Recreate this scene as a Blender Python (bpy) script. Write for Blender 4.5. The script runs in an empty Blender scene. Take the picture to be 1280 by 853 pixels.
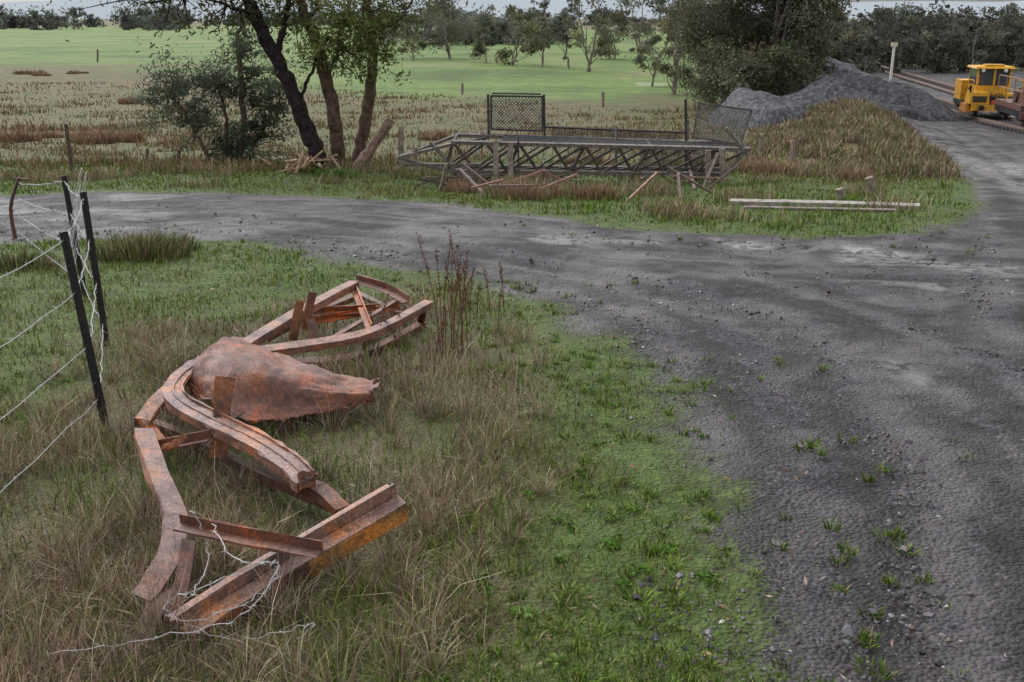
import bpy, math, numpy as np
from mathutils import Vector
rng=np.random.default_rng(7)
F=1351.0; P=math.radians(16.7); CZ=2.4
cP,sP=math.cos(P),math.sin(P)
# ---------------------------------------------------------------- helpers
def vnoise(x,y,s,seed=0):
    x=np.asarray(x,float)/s+seed*17.3; y=np.asarray(y,float)/s+seed*9.1
    xi=np.floor(x); yi=np.floor(y); fx=x-xi; fy=y-yi
    fx=fx*fx*(3-2*fx); fy=fy*fy*(3-2*fy)
    def h(a,b):
        v=np.sin(a*127.1+b*311.7+seed*74.7)*43758.5453
        return v-np.floor(v)
    return (h(xi,yi)*(1-fx)+h(xi+1,yi)*fx)*(1-fy)+(h(xi,yi+1)*(1-fx)+h(xi+1,yi+1)*fx)*fy
def segd(x,y,a,b):
    dx,dy=b[0]-a[0],b[1]-a[1]
    t=np.clip(((x-a[0])*dx+(y-a[1])*dy)/(dx*dx+dy*dy+1e-9),0,1)
    return np.hypot(x-a[0]-t*dx,y-a[1]-t*dy),t
YB=[-60,6,12,23,40,55,80,150,4000]; ZB=[0,0,-.3,-1.,-2.,-2.6,-3.,-3.2,-3.2]
BK0,BK1=(8.6,27.5),(18.0,58.0)
def H0(x,y):
    y=np.asarray(y,float)
    return (np.interp(y-1.5,YB,ZB)+np.interp(y,YB,ZB)+np.interp(y+1.5,YB,ZB))/3
def H(x,y):
    x=np.asarray(x,float); y=np.asarray(y,float)
    z=H0(x,y)
    d,t=segd(x,y,BK0,BK1)
    z=z+(0.45+.45*t)*np.exp(-(d/(1.5+1.2*t))**2)*(.75+.5*vnoise(x,y,2.2,41))
    z=z+0.05*(vnoise(x,y,1.1,1)-.5)+0.10*(vnoise(x,y,4.5,2)-.5)*np.clip((y-3)/10,0.2,1)
    return z
TS=np.exp(np.linspace(math.log(1.2),math.log(3500),3000))
def rayd(px,py):
    cx=(px-640)/F; cy=(426.5-py)/F
    return np.array([cx,cP+cy*sP,-sP+cy*cP])
def G(px,py,z=0.0,fn=H):
    d=rayd(px,py); p=TS[:,None]*d[None,:]
    g=fn(p[:,0],p[:,1])+z-(p[:,2]+CZ)
    k=np.argmax(g>0)
    if g[k]<=0: k=len(TS)-1; t=TS[k]
    else:
        a,b=g[k-1],g[k]; t=TS[k-1]+(TS[k]-TS[k-1])*(-a)/(b-a)
    return np.array([t*d[0],t*d[1],CZ+t*d[2]])
def PY(px,py,Y):
    d=rayd(px,py); t=Y/d[1]; return np.array([t*d[0],Y,CZ+t*d[2]])
def poly(pts): return [tuple(G(a,b,0,H0)[:2]) for a,b in pts]
def sdf(x,y,pg):
    x=np.asarray(x,float); y=np.asarray(y,float)
    d=np.full(x.shape,1e9); ins=np.zeros(x.shape,bool)
    for i in range(len(pg)):
        a=pg[i]; b=pg[(i+1)%len(pg)]
        d=np.minimum(d,segd(x,y,a,b)[0])
        c=((a[1]>y)!=(b[1]>y))&(x<(b[0]-a[0])*(y-a[1])/((b[1]-a[1])+1e-12)+a[0])
        ins^=c
    return np.where(ins,d,-d)
def sm(a,b,x):
    t=np.clip((x-a)/(b-a),0,1); return t*t*(3-2*t)
class MB:
    def __init__(s): s.v=[];s.t=[];s.c=[];s.m=[];s.n=0
    def add(s,v,t,col=(.5,.5,.5),m=0):
        v=np.asarray(v,float).reshape(-1,3); t=np.asarray(t,int).reshape(-1,3)
        c=np.asarray(col,float)
        if c.ndim==1: c=np.tile(c,(len(v),1))
        s.v.append(v); s.t.append(t+s.n); s.c.append(c); s.m.append(np.full(len(t),m)); s.n+=len(v)
    def build(s,name,mats,smooth=False,parent=None):
        v=np.concatenate(s.v);t=np.concatenate(s.t);c=np.concatenate(s.c);m=np.concatenate(s.m)
        me=bpy.data.meshes.new(name)
        me.vertices.add(len(v)); me.vertices.foreach_set('co',v.astype(np.float32).ravel())
        me.loops.add(len(t)*3); me.loops.foreach_set('vertex_index',t.astype(np.int32).ravel())
        me.polygons.add(len(t)); me.polygons.foreach_set('loop_start',np.arange(0,len(t)*3,3,dtype=np.int32))
        me.polygons.foreach_set('loop_total',np.full(len(t),3,dtype=np.int32))
        me.polygons.foreach_set('material_index',m.astype(np.int32))
        me.update(calc_edges=True)
        a=me.color_attributes.new('Col','FLOAT_COLOR','POINT')
        a.data.foreach_set('color',np.concatenate([c,np.ones((len(c),1))],1).astype(np.float32).ravel())
        me.polygons.foreach_set('use_smooth',np.full(len(t),bool(smooth)))
        for q in (mats if isinstance(mats,list) else [mats]): me.materials.append(q)
        o=bpy.data.objects.new(name,me); bpy.context.scene.collection.objects.link(o)
        if parent: o.parent=parent
        return o
BT=[(0,2,1),(0,3,2),(4,5,6),(4,6,7),(0,1,5),(0,5,4),(1,2,6),(1,6,5),(2,3,7),(2,7,6),(3,0,4),(3,4,7)]
def box(mb,lo,hi,col,m=0,tap=1.0):
    x0,y0,z0=lo;x1,y1,z1=hi;cx,cy=(x0+x1)/2,(y0+y1)/2
    v=[]
    for z,k in((z0,1),(z1,tap)):
        for x,y in((x0,y0),(x1,y0),(x1,y1),(x0,y1)): v.append((cx+(x-cx)*k,cy+(y-cy)*k,z))
    mb.add(np.array(v),BT,col,m)
def unit(a): return a/(np.linalg.norm(a)+1e-12)
def tube(mb,pts,rad,n=6,col=(.5,.5,.5),m=0,rough=0):
    pts=np.asarray(pts,float); k=len(pts)
    rad=np.broadcast_to(np.asarray(rad,float),(k,)) if np.ndim(rad)==0 else np.asarray(rad,float)
    tan=np.gradient(pts,axis=0); V=[]
    for i in range(k):
        t=unit(tan[i]); r=np.array([1.,0,0]) if abs(t[0])<.9 else np.array([0,1.,0])
        s=unit(np.cross(t,r)); u=np.cross(s,t)
        a=np.arange(n)*2*math.pi/n
        R=rad[i]*(1+rough*rng.normal(0,1,n)) if rough else np.full(n,rad[i])
        V.append(pts[i]+(R*np.cos(a))[:,None]*s+(R*np.sin(a))[:,None]*u)
    V=np.concatenate(V); T=[]
    for i in range(k-1):
        for j in range(n):
            a=i*n+j;b=i*n+(j+1)%n;T+=[(a,b,b+n),(a,b+n,a+n)]
    for j in range(1,n-1): T+=[(0,j+1,j),((k-1)*n,(k-1)*n+j,(k-1)*n+j+1)]
    mb.add(V,T,col,m)
def refine(pts,n=6):
    pts=np.asarray(pts,float)
    if len(pts)<3: return np.array([pts[0]+(pts[-1]-pts[0])*i/3 for i in range(4)])
    out=[]
    for i in range(len(pts)-1):
        p0=pts[max(i-1,0)];p1=pts[i];p2=pts[i+1];p3=pts[min(i+2,len(pts)-1)]
        for t in np.arange(n)/n:
            out.append(.5*((2*p1)+(-p0+p2)*t+(2*p0-5*p1+4*p2-p3)*t*t+(-p0+3*p1-3*p2+p3)*t**3))
    out.append(pts[-1]); return np.array(out)
def rect(mb,pts,up,u0,u1,v0,v1,col,m=0,jit=0):
    pts=np.asarray(pts,float);k=len(pts);tan=np.gradient(pts,axis=0);V=[]
    for i in range(k):
        t=unit(tan[i]);U=np.asarray(up[i] if np.ndim(up)==2 else up,float)
        s=unit(np.cross(t,U));w=np.cross(s,t);j=rng.normal(0,jit,4) if jit else [0]*4
        for q,(a,b) in enumerate(((u0,v0),(u1,v0),(u1,v1),(u0,v1))): V.append(pts[i]+s*(a+j[q])+w*(b+j[(q+1)%4]))
    T=[]
    for i in range(k-1):
        for j in range(4):
            a=i*4+j;b=i*4+(j+1)%4;T+=[(a,b,b+4),(a,b+4,a+4)]
    T+=[(0,2,1),(0,3,2)];e=(k-1)*4;T+=[(e,e+1,e+2),(e,e+2,e+3)]
    mb.add(V,T,col,m)
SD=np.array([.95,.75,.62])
def angle(mb,pts,up,w,h,col,t=.009,flip=1,m=0,jit=0.0):
    """flip 1/-1: leg hangs on the right/left ; 2/-2: leg stands up on the left/right"""
    col=np.array(col)
    rect(mb,pts,up,-w/2,w/2,-t,0,col,m,jit)
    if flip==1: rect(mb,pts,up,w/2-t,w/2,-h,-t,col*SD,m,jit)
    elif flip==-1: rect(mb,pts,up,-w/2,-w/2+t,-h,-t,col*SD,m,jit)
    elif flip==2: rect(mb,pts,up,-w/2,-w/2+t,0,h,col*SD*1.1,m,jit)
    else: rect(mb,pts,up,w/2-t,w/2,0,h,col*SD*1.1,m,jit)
def channel(mb,pts,up,w,h,col,t=.010,m=0,jit=0,rim=0):
    col=np.array(col)
    rect(mb,pts,up,-w/2,w/2,-t,0,col,m,jit)
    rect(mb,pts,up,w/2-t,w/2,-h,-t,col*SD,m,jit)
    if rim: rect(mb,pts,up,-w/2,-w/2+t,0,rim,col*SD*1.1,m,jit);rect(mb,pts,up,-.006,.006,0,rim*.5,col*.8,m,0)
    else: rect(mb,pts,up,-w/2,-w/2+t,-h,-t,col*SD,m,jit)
# ---------------------------------------------------------------- materials
def newmat(name):
    m=bpy.data.materials.new(name);m.use_nodes=True;nt=m.node_tree;b=nt.nodes['Principled BSDF'];return m,nt,b
def N(nt,t,**k):
    n=nt.nodes.new(t)
    for a,b in k.items():
        if a in n.inputs: n.inputs[a].default_value=b
        else: setattr(n,a,b)
    return n
def diffmat(name,transl=0):
    m,nt,b=newmat(name);L=nt.links.new;out=nt.nodes['Material Output'];nt.nodes.remove(b)
    at=N(nt,'ShaderNodeVertexColor',layer_name='Col');d=N(nt,'ShaderNodeBsdfDiffuse');L(at.outputs[0],d.inputs['Color'])
    if transl:
        t=N(nt,'ShaderNodeBsdfTranslucent');L(at.outputs[0],t.inputs['Color']);x=N(nt,'ShaderNodeMixShader');x.inputs[0].default_value=transl
        L(d.outputs[0],x.inputs[1]);L(t.outputs[0],x.inputs[2]);L(x.outputs[0],out.inputs['Surface'])
    else: L(d.outputs[0],out.inputs['Surface'])
    return m
def vcmat(name,rough=.7,nscale=20,namt=.35,bump=0,spec=.3,bs=None):
    m,nt,b=newmat(name);L=nt.links.new
    at=N(nt,'ShaderNodeVertexColor',layer_name='Col')
    b.inputs['Roughness'].default_value=rough;b.inputs['Specular IOR Level'].default_value=spec
    if namt==0: L(at.outputs[0],b.inputs['Base Color']);return m
    tc=N(nt,'ShaderNodeTexCoord')
    no=N(nt,'ShaderNodeTexNoise',Scale=nscale,Detail=4.0);L(tc.outputs['Object'],no.inputs['Vector'])
    mr=N(nt,'ShaderNodeMapRange');mr.inputs[1].default_value=.3;mr.inputs[2].default_value=.7
    mr.inputs[3].default_value=1-namt;mr.inputs[4].default_value=1+namt;L(no.outputs[0],mr.inputs[0])
    mx=N(nt,'ShaderNodeVectorMath',operation='SCALE');L(at.outputs[0],mx.inputs[0]);L(mr.outputs[0],mx.inputs['Scale'])
    L(mx.outputs[0],b.inputs['Base Color'])
    if bump:
        n2=N(nt,'ShaderNodeTexNoise',Scale=bs or nscale*2,Detail=4.0);L(tc.outputs['Object'],n2.inputs['Vector'])
        bp=N(nt,'ShaderNodeBump',Strength=bump,Distance=.02);L(n2.outputs[0],bp.inputs['Height']);L(bp.outputs[0],b.inputs['Normal'])
    return m
M_grass=diffmat('grass_blade')
M_leaf=diffmat('leaf',.3)
M_hill=diffmat('hill')
M_bark=vcmat('bark',.9,9,.5,bump=.8,spec=.1)
M_stone=vcmat('stone',.5,namt=0,spec=.4)
M_paint=vcmat('machine_paint',.5,6,.25,bump=.05)
M_steel=vcmat('weathered_steel',.65,14,.5,bump=.3,spec=.3)
M_wood=vcmat('weathered_wood',.85,12,.4,bump=.5,spec=.1)
M_wire=vcmat('galvanised_wire',.45,namt=0,spec=.6)
M_glass=vcmat('window_glass',.08,namt=0,spec=.8)
M_picket=vcmat('picket_paint',.5,25,.35,bump=.15,spec=.4)
def rustmat():
    m,nt,b=newmat('rust');L=nt.links.new
    tc=N(nt,'ShaderNodeTexCoord');at=N(nt,'ShaderNodeVertexColor',layer_name='Col')
    n1=N(nt,'ShaderNodeTexNoise',Scale=4.0,Detail=6.0,Roughness=.7);n2=N(nt,'ShaderNodeTexNoise',Scale=70.0,Detail=5.0,Roughness=.75)
    n3=N(nt,'ShaderNodeTexNoise',Scale=13.0,Detail=6.0,Roughness=.65)
    for n in(n1,n2,n3):L(tc.outputs['Object'],n.inputs['Vector'])
    r=N(nt,'ShaderNodeValToRGB');e=r.color_ramp.elements
    e[0].position=.34;e[0].color=(.40,.40,.46,1);e[1].position=.68;e[1].color=(1.9,1.1,.5,1)
    x=e.new(.47);x.color=(.9,.88,.92,1);x=e.new(.58);x.color=(1.25,1.0,.85,1);L(n1.outputs[0],r.inputs[0])
    mx=N(nt,'ShaderNodeMix',data_type='RGBA',blend_type='MULTIPLY');mx.inputs[0].default_value=1
    L(at.outputs[0],mx.inputs[6]);L(r.outputs[0],mx.inputs[7])
    r2=N(nt,'ShaderNodeValToRGB');e=r2.color_ramp.elements;e[0].position=.36;e[0].color=(.45,.4,.4,1);e[1].position=.62;e[1].color=(1.25,1.2,1.2,1)
    L(n2.outputs[0],r2.inputs[0])
    m2=N(nt,'ShaderNodeMix',data_type='RGBA',blend_type='MULTIPLY');m2.inputs[0].default_value=1
    L(mx.outputs[2],m2.inputs[6]);L(r2.outputs[0],m2.inputs[7])
    gt=N(nt,'ShaderNodeMapRange');gt.inputs[1].default_value=.52;gt.inputs[2].default_value=.60;gt.inputs[4].default_value=.6;L(n3.outputs[0],gt.inputs[0])
    m3=N(nt,'ShaderNodeMix',data_type='RGBA');m3.inputs[7].default_value=(.075,.05,.047,1)
    L(gt.outputs[0],m3.inputs[0]);L(m2.outputs[2],m3.inputs[6])
    L(m3.outputs[2],b.inputs['Base Color']);b.inputs['Roughness'].default_value=.55;b.inputs['Specular IOR Level'].default_value=.4
    bp=N(nt,'ShaderNodeBump',Strength=.5,Distance=.006);L(n2.outputs[0],bp.inputs['Height']);L(bp.outputs[0],b.inputs['Normal'])
    return m
M_rust=rustmat()
# ---------------------------------------------------------------- zones
ROAD=poly([(-300,250),(0,246),(160,242),(330,243),(470,249),(560,257),(700,275),(850,289),(1000,295),(1130,291),(1195,279),(1222,259),(1216,232),(1190,206),(1152,182),(1122,160),(1080,133),(1040,118),(1000,108),(950,97),(1000,86),(1100,84),(1600,100),(2600,300),(2600,900),(1500,1400),(1020,1200),(985,853),(930,740),(905,640),(880,545),(800,455),(715,400),(640,362),(540,346),(430,326),(300,305),(225,296),(150,300),(0,306),(-300,320)])
DEAD=poly([(-200,600),(60,500),(160,425),(340,400),(540,360),(620,400),(670,480),(685,590),(630,690),(530,800),(430,1000),(-400,1000)])
FIELD=poly([(-400,36),(240,32),(1010,40),(1010,95),(870,128),(820,140),(700,132),(560,120),(420,112),(330,95),(230,80),(100,80),(-400,84)])
TRK=[[(-100,275),(300,264),(560,282),(760,305),(1000,325),(1300,338)],[(350,275),(600,300),(850,345),(1050,400),(1200,470),(1320,560)],[(1080,128),(1170,172),(1240,235),(1280,300),(1300,420)],[(1120,285),(1000,330),(800,330),(600,300)],[(640,300),(850,330),(1060,400),(1250,600),(1330,900)]]
TRK=[poly(t) for t in TRK]
WETP=[poly([(655,296),(730,293),(830,300),(800,308),(700,306)]),poly([(1138,176),(1160,182),(1215,210),(1290,255),(1290,235),(1200,195)]),poly([(1050,305),(1280,330),(1280,345),(1060,325)]),poly([(1180,205),(1300,205),(1300,222),(1220,215)]),poly([(790,104),(835,103),(840,107),(795,108)]),poly([(1075,432),(1150,475),(1165,492),(1120,470)]),poly([(1040,345),(1180,350),(1180,360),(1060,358)]),poly([(900,300),(1010,306),(1000,312),(910,308)])]
def tdist(x,y):
    d=np.full(np.shape(x),1e9)
    for t in TRK:
        for a,b in zip(t[:-1],t[1:]): d=np.minimum(d,segd(x,y,a,b)[0])
    return d
def trackv(x,y):
    d=tdist(x,y); return np.exp(-((d-.8)/.28)**2)
# ---------------------------------------------------------------- ground
ys=[-40,-25,-15,-10,-6,-3,-1,0,.6,1.2,1.6]
y=2.0
while y<3600: ys.append(y); y*=1.0135
ys=np.array(ys);us=np.linspace(-1,1,470)
us=np.sign(us)*(np.abs(us)**1.15)
YY,UU=np.meshgrid(ys,us,indexing='ij');XX=UU*(7+0.85*np.abs(YY))
ZZ=H(XX,YY)
nr,nc=XX.shape
sd=sdf(XX,YY,ROAD);td_=tdist(XX,YY)
ZZ=ZZ+np.where(sd>0,-.03*np.exp(-((td_-.8)/.25)**2)+.018*np.exp(-(td_/.3)**2)+.02*np.exp(-((td_-1.25)/.2)**2),0)
me=bpy.data.meshes.new('ground')
idx=np.arange(nr*nc).reshape(nr,nc)
q=np.stack([idx[:-1,:-1],idx[:-1,1:],idx[1:,1:],idx[1:,:-1]],-1).reshape(-1,4)
me.vertices.add(nr*nc);me.vertices.foreach_set('co',np.stack([XX,YY,ZZ],-1).astype(np.float32).ravel())
me.loops.add(q.size);me.loops.foreach_set('vertex_index',q.astype(np.int32).ravel())
me.polygons.add(len(q));me.polygons.foreach_set('loop_start',np.arange(0,q.size,4,dtype=np.int32));me.polygons.foreach_set('loop_total',np.full(len(q),4,dtype=np.int32))
me.polygons.foreach_set('use_smooth',np.ones(len(q),bool));me.update(calc_edges=True)
def att(n,v):
    a=me.attributes.new(n,'FLOAT','POINT');a.data.foreach_set('value',np.asarray(v,np.float32).ravel())
att('road',np.clip(sd,-4,4))
fs=sdf(XX,YY,FIELD)/np.maximum(YY,1)*50
fm=sm(-3,3,fs+8*(vnoise(XX,YY,14,5)-.5)+4*(vnoise(XX,YY,3,6)-.5)); att('field',fm)
ds=sdf(XX,YY,DEAD)
dead=.8*sm(-.6,.4,ds+.8*(vnoise(XX,YY,.9,8)-.5))
bd,_=segd(XX,YY,BK0,BK1); dead=np.maximum(dead,sm(5.5,2.5,bd))
dead=np.maximum(dead,sm(27,33,YY)*(1-fm)*(.45+.6*vnoise(XX,YY,7,3)))
att('dead',np.clip(dead,0,1))
att('farz',sm(20,40,YY))
wet=np.zeros_like(XX)
for w in WETP: wet=np.maximum(wet,sm(-.22,.12,sdf(XX,YY,w)+.5*(vnoise(XX,YY,.7,4)-.5)))
att('wet',wet);att('tdist',np.clip(td_,0,6))
gm,nt,b=newmat('ground');L=nt.links.new
tc=N(nt,'ShaderNodeTexCoord')
def noise(s,d=4.,r=.6):
    n=N(nt,'ShaderNodeTexNoise',Scale=s,Detail=d,Roughness=r);L(tc.outputs['Object'],n.inputs['Vector']);return n.outputs[0]
def attr(n): return N(nt,'ShaderNodeAttribute',attribute_name=n).outputs['Fac']
def ma(op,a,b2=None,c=None):
    n=N(nt,'ShaderNodeMath',operation=op)
    for i,v in enumerate((a,b2,c)):
        if v is None: continue
        if isinstance(v,(int,float)): n.inputs[i].default_value=v
        else: L(v,n.inputs[i])
    return n.outputs[0]
def mrg(v,a,b2,c=0,d=1):
    n=N(nt,'ShaderNodeMapRange');L(v,n.inputs[0])
    for i,k in enumerate((a,b2,c,d)): n.inputs[i+1].default_value=k
    return n.outputs[0]
def ramp(v,st):
    r=N(nt,'ShaderNodeValToRGB');e=r.color_ramp.elements
    e[0].position=st[0][0];e[0].color=(*st[0][1],1);e[1].position=st[-1][0];e[1].color=(*st[-1][1],1)
    for p_,c_ in st[1:-1]: x=e.new(p_);x.color=(*c_,1)
    L(v,r.inputs[0]);return r.outputs[0]
def mix(f,a,b2,bt='MIX'):
    n=N(nt,'ShaderNodeMix',data_type='RGBA',blend_type=bt)
    for s,v in((0,f),(6,a),(7,b2)):
        if isinstance(v,(int,float)): n.inputs[s].default_value=v
        elif isinstance(v,tuple): n.inputs[s].default_value=(*v,1)
        else: L(v,n.inputs[s])
    return n.outputs[2]
nf=noise(38,3,.7);nm=noise(6,5,.7);nl=noise(.9,5,.65);nx=noise(.05,6,.7)
vo=N(nt,'ShaderNodeTexVoronoi',Scale=42.0);L(tc.outputs['Object'],vo.inputs['Vector'])
vg=N(nt,'ShaderNodeSeparateColor');L(vo.outputs['Color'],vg.inputs[0])
road=ramp(nm,[(.36,(.010,.0095,.0125)),(.5,(.024,.0222,.0275)),(.66,(.055,.050,.058))])
road=mix(.8,road,ramp(vg.outputs[0],[(.0,(.3,.3,.31)),(.7,(.95,.95,.97)),(1.,(2.8,2.7,2.7))]),'MULTIPLY')
road=mix(mrg(nl,.45,.62,0,.7),road,mix(nm,(.018,.0135,.0125),(.052,.040,.035)))
td=attr('tdist')
st_=ma('SINE',ma('ADD',ma('MULTIPLY',td,10.),ma('MULTIPLY',nl,9.)))
stm=ma('MULTIPLY',mrg(st_,.0,.7),mrg(td,1.4,3.6,1,.1))
road=mix(ma('MULTIPLY',stm,mrg(nl,.35,.6,.25,.75)),road,mix(nm,(.034,.031,.037),(.098,.088,.100)))
dkm=ma('MULTIPLY',mrg(st_,-.5,-.95),mrg(td,1.4,3.6,.8,.1))
road=mix(dkm,road,(.0105,.009,.010))
road=mix(ma('MULTIPLY',attr('wet'),.35),road,(.05,.046,.048))  # lighter tint on wet ground paints in some of the sky sheen
grn=ramp(nm,[(.3,(.026,.034,.010)),(.5,(.055,.085,.018)),(.7,(.09,.135,.030))])
dd=ramp(nf,[(.3,(.040,.028,.021)),(.5,(.10,.072,.052)),(.7,(.18,.135,.095))])
ddf=ramp(nm,[(.3,(.070,.045,.030)),(.5,(.13,.09,.058)),(.7,(.17,.15,.075))])
dd=mix(attr('farz'),dd,ddf)
ddn=ramp(nl,[(.35,(.6,.62,.6)),(.65,(1.3,1.25,1.2))]);dd=mix(1.,dd,ddn,'MULTIPLY')
fld=ramp(nx,[(.36,(.055,.10,.022)),(.47,(.09,.16,.032)),(.56,(.12,.185,.042)),(.65,(.165,.18,.08))])
fld=mix(.85,fld,ramp(nl,[(.3,(.5,.52,.5)),(.7,(1.35,1.25,1.2))]),'MULTIPLY')
off=mix(ma('MULTIPLY',attr('dead'),mrg(nl,.3,.6,.45,1.)),grn,dd)
off=mix(attr('field'),off,fld)
rm=ma('ADD',attr('road'),ma('ADD',ma('MULTIPLY',ma('SUBTRACT',nl,.5),1.8),ma('MULTIPLY',ma('SUBTRACT',nf,.5),1.3)))
rm=mrg(rm,-.12,.12)
col=mix(rm,off,road);L(col,b.inputs['Base Color'])
wm=ma('MULTIPLY',attr('wet'),mrg(nm,.42,.5))
ro=ma('SUBTRACT',ma('SUBTRACT',.85,ma('MULTIPLY',rm,mrg(nl,.4,.62,.05,.42))),ma('MULTIPLY',wm,.4));L(ro,b.inputs['Roughness'])
b.inputs['Specular IOR Level'].default_value=.3
hh=ma('ADD',ma('MULTIPLY',ma('SUBTRACT',1.,vo.outputs[0]),.6),ma('MULTIPLY',nm,1.6))
bp=N(nt,'ShaderNodeBump',Distance=.035);L(hh,bp.inputs['Height']);L(mrg(wm,0,1,.9,.05),bp.inputs['Strength']);L(bp.outputs[0],b.inputs['Normal'])
me.materials.append(gm);go=bpy.data.objects.new('ground',me);bpy.context.scene.collection.objects.link(go)
# ---------------------------------------------------------------- grass
def scat(n,y0,y1,k=.62,mg=1.6):
    yy=np.exp(rng.uniform(math.log(y0),math.log(y1),n));xx=rng.uniform(-1,1,n)*(k*yy+mg);return xx,yy
def blades(mb,x,y,h,w,lean,col,az=None):
    n=len(x);z=H(x,y)-.01
    az=rng.uniform(0,2*math.pi,n) if az is None else az
    d=np.stack([np.cos(az),np.sin(az),np.zeros(n)],1);fa=rng.uniform(0,2*math.pi,n)
    s=np.stack([np.cos(fa),np.sin(fa),np.zeros(n)],1)
    p=np.stack([x,y,z],1);L1=(lean*h)[:,None];up=np.array([0,0,1.])
    zz=np.sqrt(np.clip(1-lean**2,.08,1))[:,None]*h[:,None]
    mid=p+d*L1*.33+up*zz*.6;tip=p+d*L1+up*zz
    W=w[:,None]
    V=np.stack([p-s*W,p+s*W,mid-s*W*.7,mid+s*W*.7,tip],1).reshape(-1,3)
    i=(np.arange(n)*5)[:,None,None];T=(i+np.array([[0,1,3],[0,3,2],[2,3,4]])[None]).reshape(-1,3)
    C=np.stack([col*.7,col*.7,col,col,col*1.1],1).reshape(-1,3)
    mb.add(V,T,C)
def cols(n,pal,wt,var=.25):
    k=rng.choice(len(pal),n,p=np.array(wt)/sum(wt));c=np.array(pal)[k]
    return c*rng.uniform(1-var,1+var,(n,1))*rng.uniform(.93,1.07,(n,3))
GP=[(.115,.185,.028),(.17,.235,.045),(.07,.13,.025),(.27,.24,.11)]
DP=[(.31,.245,.17),(.47,.39,.29),(.17,.115,.09),(.25,.155,.125),(.13,.15,.05)]
mb=MB()
x,y=scat(290000,2.3,30)
r=sdf(x,y,ROAD)+1.1*(vnoise(x,y,.8,11)-.5)+.5*(vnoise(x,y,.2,12)-.5)
dz=sdf(x,y,DEAD)
pr=sm(.15,-.5,r)*(.38+.62*sm(.3,.55,vnoise(x,y,.35,13)))
pr*=np.where(dz>0,.48,1.)
k=rng.random(len(x))<pr;x,y,r,dz=x[k],y[k],r[k],dz[k]
n=len(x);hf=.4+1.2*vnoise(x,y,.5,14)
h=rng.uniform(.025,.085,n)*hf*np.where(dz>0,1.9,1)*np.where(y>13,1.6,1)*np.where(r>-.6,.65,1)
c=cols(n,GP,[4,4,3,1.3],.4)
m_=sm(.4,.85,.6*vnoise(x,y,2.5,15)+.4*vnoise(x,y,.6,17))[:,None]; c=c*(1-.5*m_)+np.array([.22,.18,.09])*.5*m_
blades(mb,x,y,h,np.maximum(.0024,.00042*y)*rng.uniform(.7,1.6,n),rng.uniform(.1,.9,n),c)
tx,ty=scat(4200,2.3,16);r=sdf(tx,ty,ROAD)
k=(r>-1.5)&(r<1.8)&(rng.random(len(r))<np.exp(-np.clip(r,0,9)*1.3)*.8)&(vnoise(tx,ty,.9,16)>.42);tx,ty=tx[k],ty[k]
n=len(tx)*30;rr=np.repeat(rng.uniform(.015,.07,len(tx)),30);a=rng.uniform(0,6.28,n);q_=np.sqrt(rng.random(n))*rr
x=np.repeat(tx,30)+np.cos(a)*q_;y=np.repeat(ty,30)+np.sin(a)*q_
blades(mb,x,y,rng.uniform(.02,.08,n)*np.repeat(rng.uniform(.5,1.2,len(tx)),30),np.full(n,.0042),rng.uniform(.3,.97,n),cols(n,GP,[4,4,3,1.4])*np.repeat(rng.uniform(.6,1.15,len(tx)),30)[:,None],az=a)
mb.build('green_grass',M_grass)
mb=MB()
x,y=scat(250000,2.3,13);dz=sdf(x,y,DEAD)+.9*(vnoise(x,y,.9,8)-.5)
pr=sm(-.3,.4,dz)*(.05+.95*sm(.40,.66,vnoise(x,y,.45,21)));k=rng.random(len(x))<pr;x,y,dz=x[k],y[k],dz[k];n=len(x)
tall=.4+1.1*vnoise(x,y,.7,22)
h=rng.uniform(.06,.26,n)*tall*sm(-.5,.8,dz+.3);big=rng.random(n)<.08;h[big]*=1.8
tn_=(.7+.6*vnoise(x,y,.35,28))[:,None]
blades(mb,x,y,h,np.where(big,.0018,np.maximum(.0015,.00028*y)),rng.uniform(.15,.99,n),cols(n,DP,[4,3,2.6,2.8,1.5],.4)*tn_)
tx,ty=scat(900,2.5,12.5);dz=sdf(tx,ty,DEAD);k=(dz>-.15)&(rng.random(len(dz))<.75);tx,ty=tx[k],ty[k];M_=70
n=len(tx)*M_;sz=np.repeat(rng.uniform(.5,1.3,len(tx)),M_);a=rng.uniform(0,6.28,n);q_=np.sqrt(rng.random(n))*.05*sz
blades(mb,np.repeat(tx,M_)+np.cos(a)*q_,np.repeat(ty,M_)+np.sin(a)*q_,rng.uniform(.10,.30,n)*sz,np.full(n,.0017),rng.uniform(.2,.99,n),cols(n,DP,[5,4,2,2,1],.3)*np.repeat(rng.uniform(.7,1.15,len(tx)),M_)[:,None],az=a)
x,y=scat(110000,16,27);r=sdf(x,y,ROAD);pr=sm(-.6,-1.6,r)*sm(.62,.82,vnoise(x,y,1.3,23));k=rng.random(len(x))<pr;x,y=x[k],y[k];n=len(x)
blades(mb,x,y,rng.uniform(.1,.35,n),np.full(n,.007),rng.uniform(.1,.7,n),cols(n,DP,[4,3,2,2,4],.3))
mb.build('dead_grass',M_grass)
mb=MB()
n=42000;t=rng.random(n)**1.2;bx=8.6+t*9.4+rng.normal(0,1,n)*(1.5+.9*t);by=24.5+t*33+rng.normal(0,1.3,n)
r=sdf(bx,by,ROAD);k=(r<-.1)&(.6*vnoise(bx,by,.9,44)+.4*vnoise(bx,by,2.5,45)>.38);x,y=bx[k],by[k];n=len(x)
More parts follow.
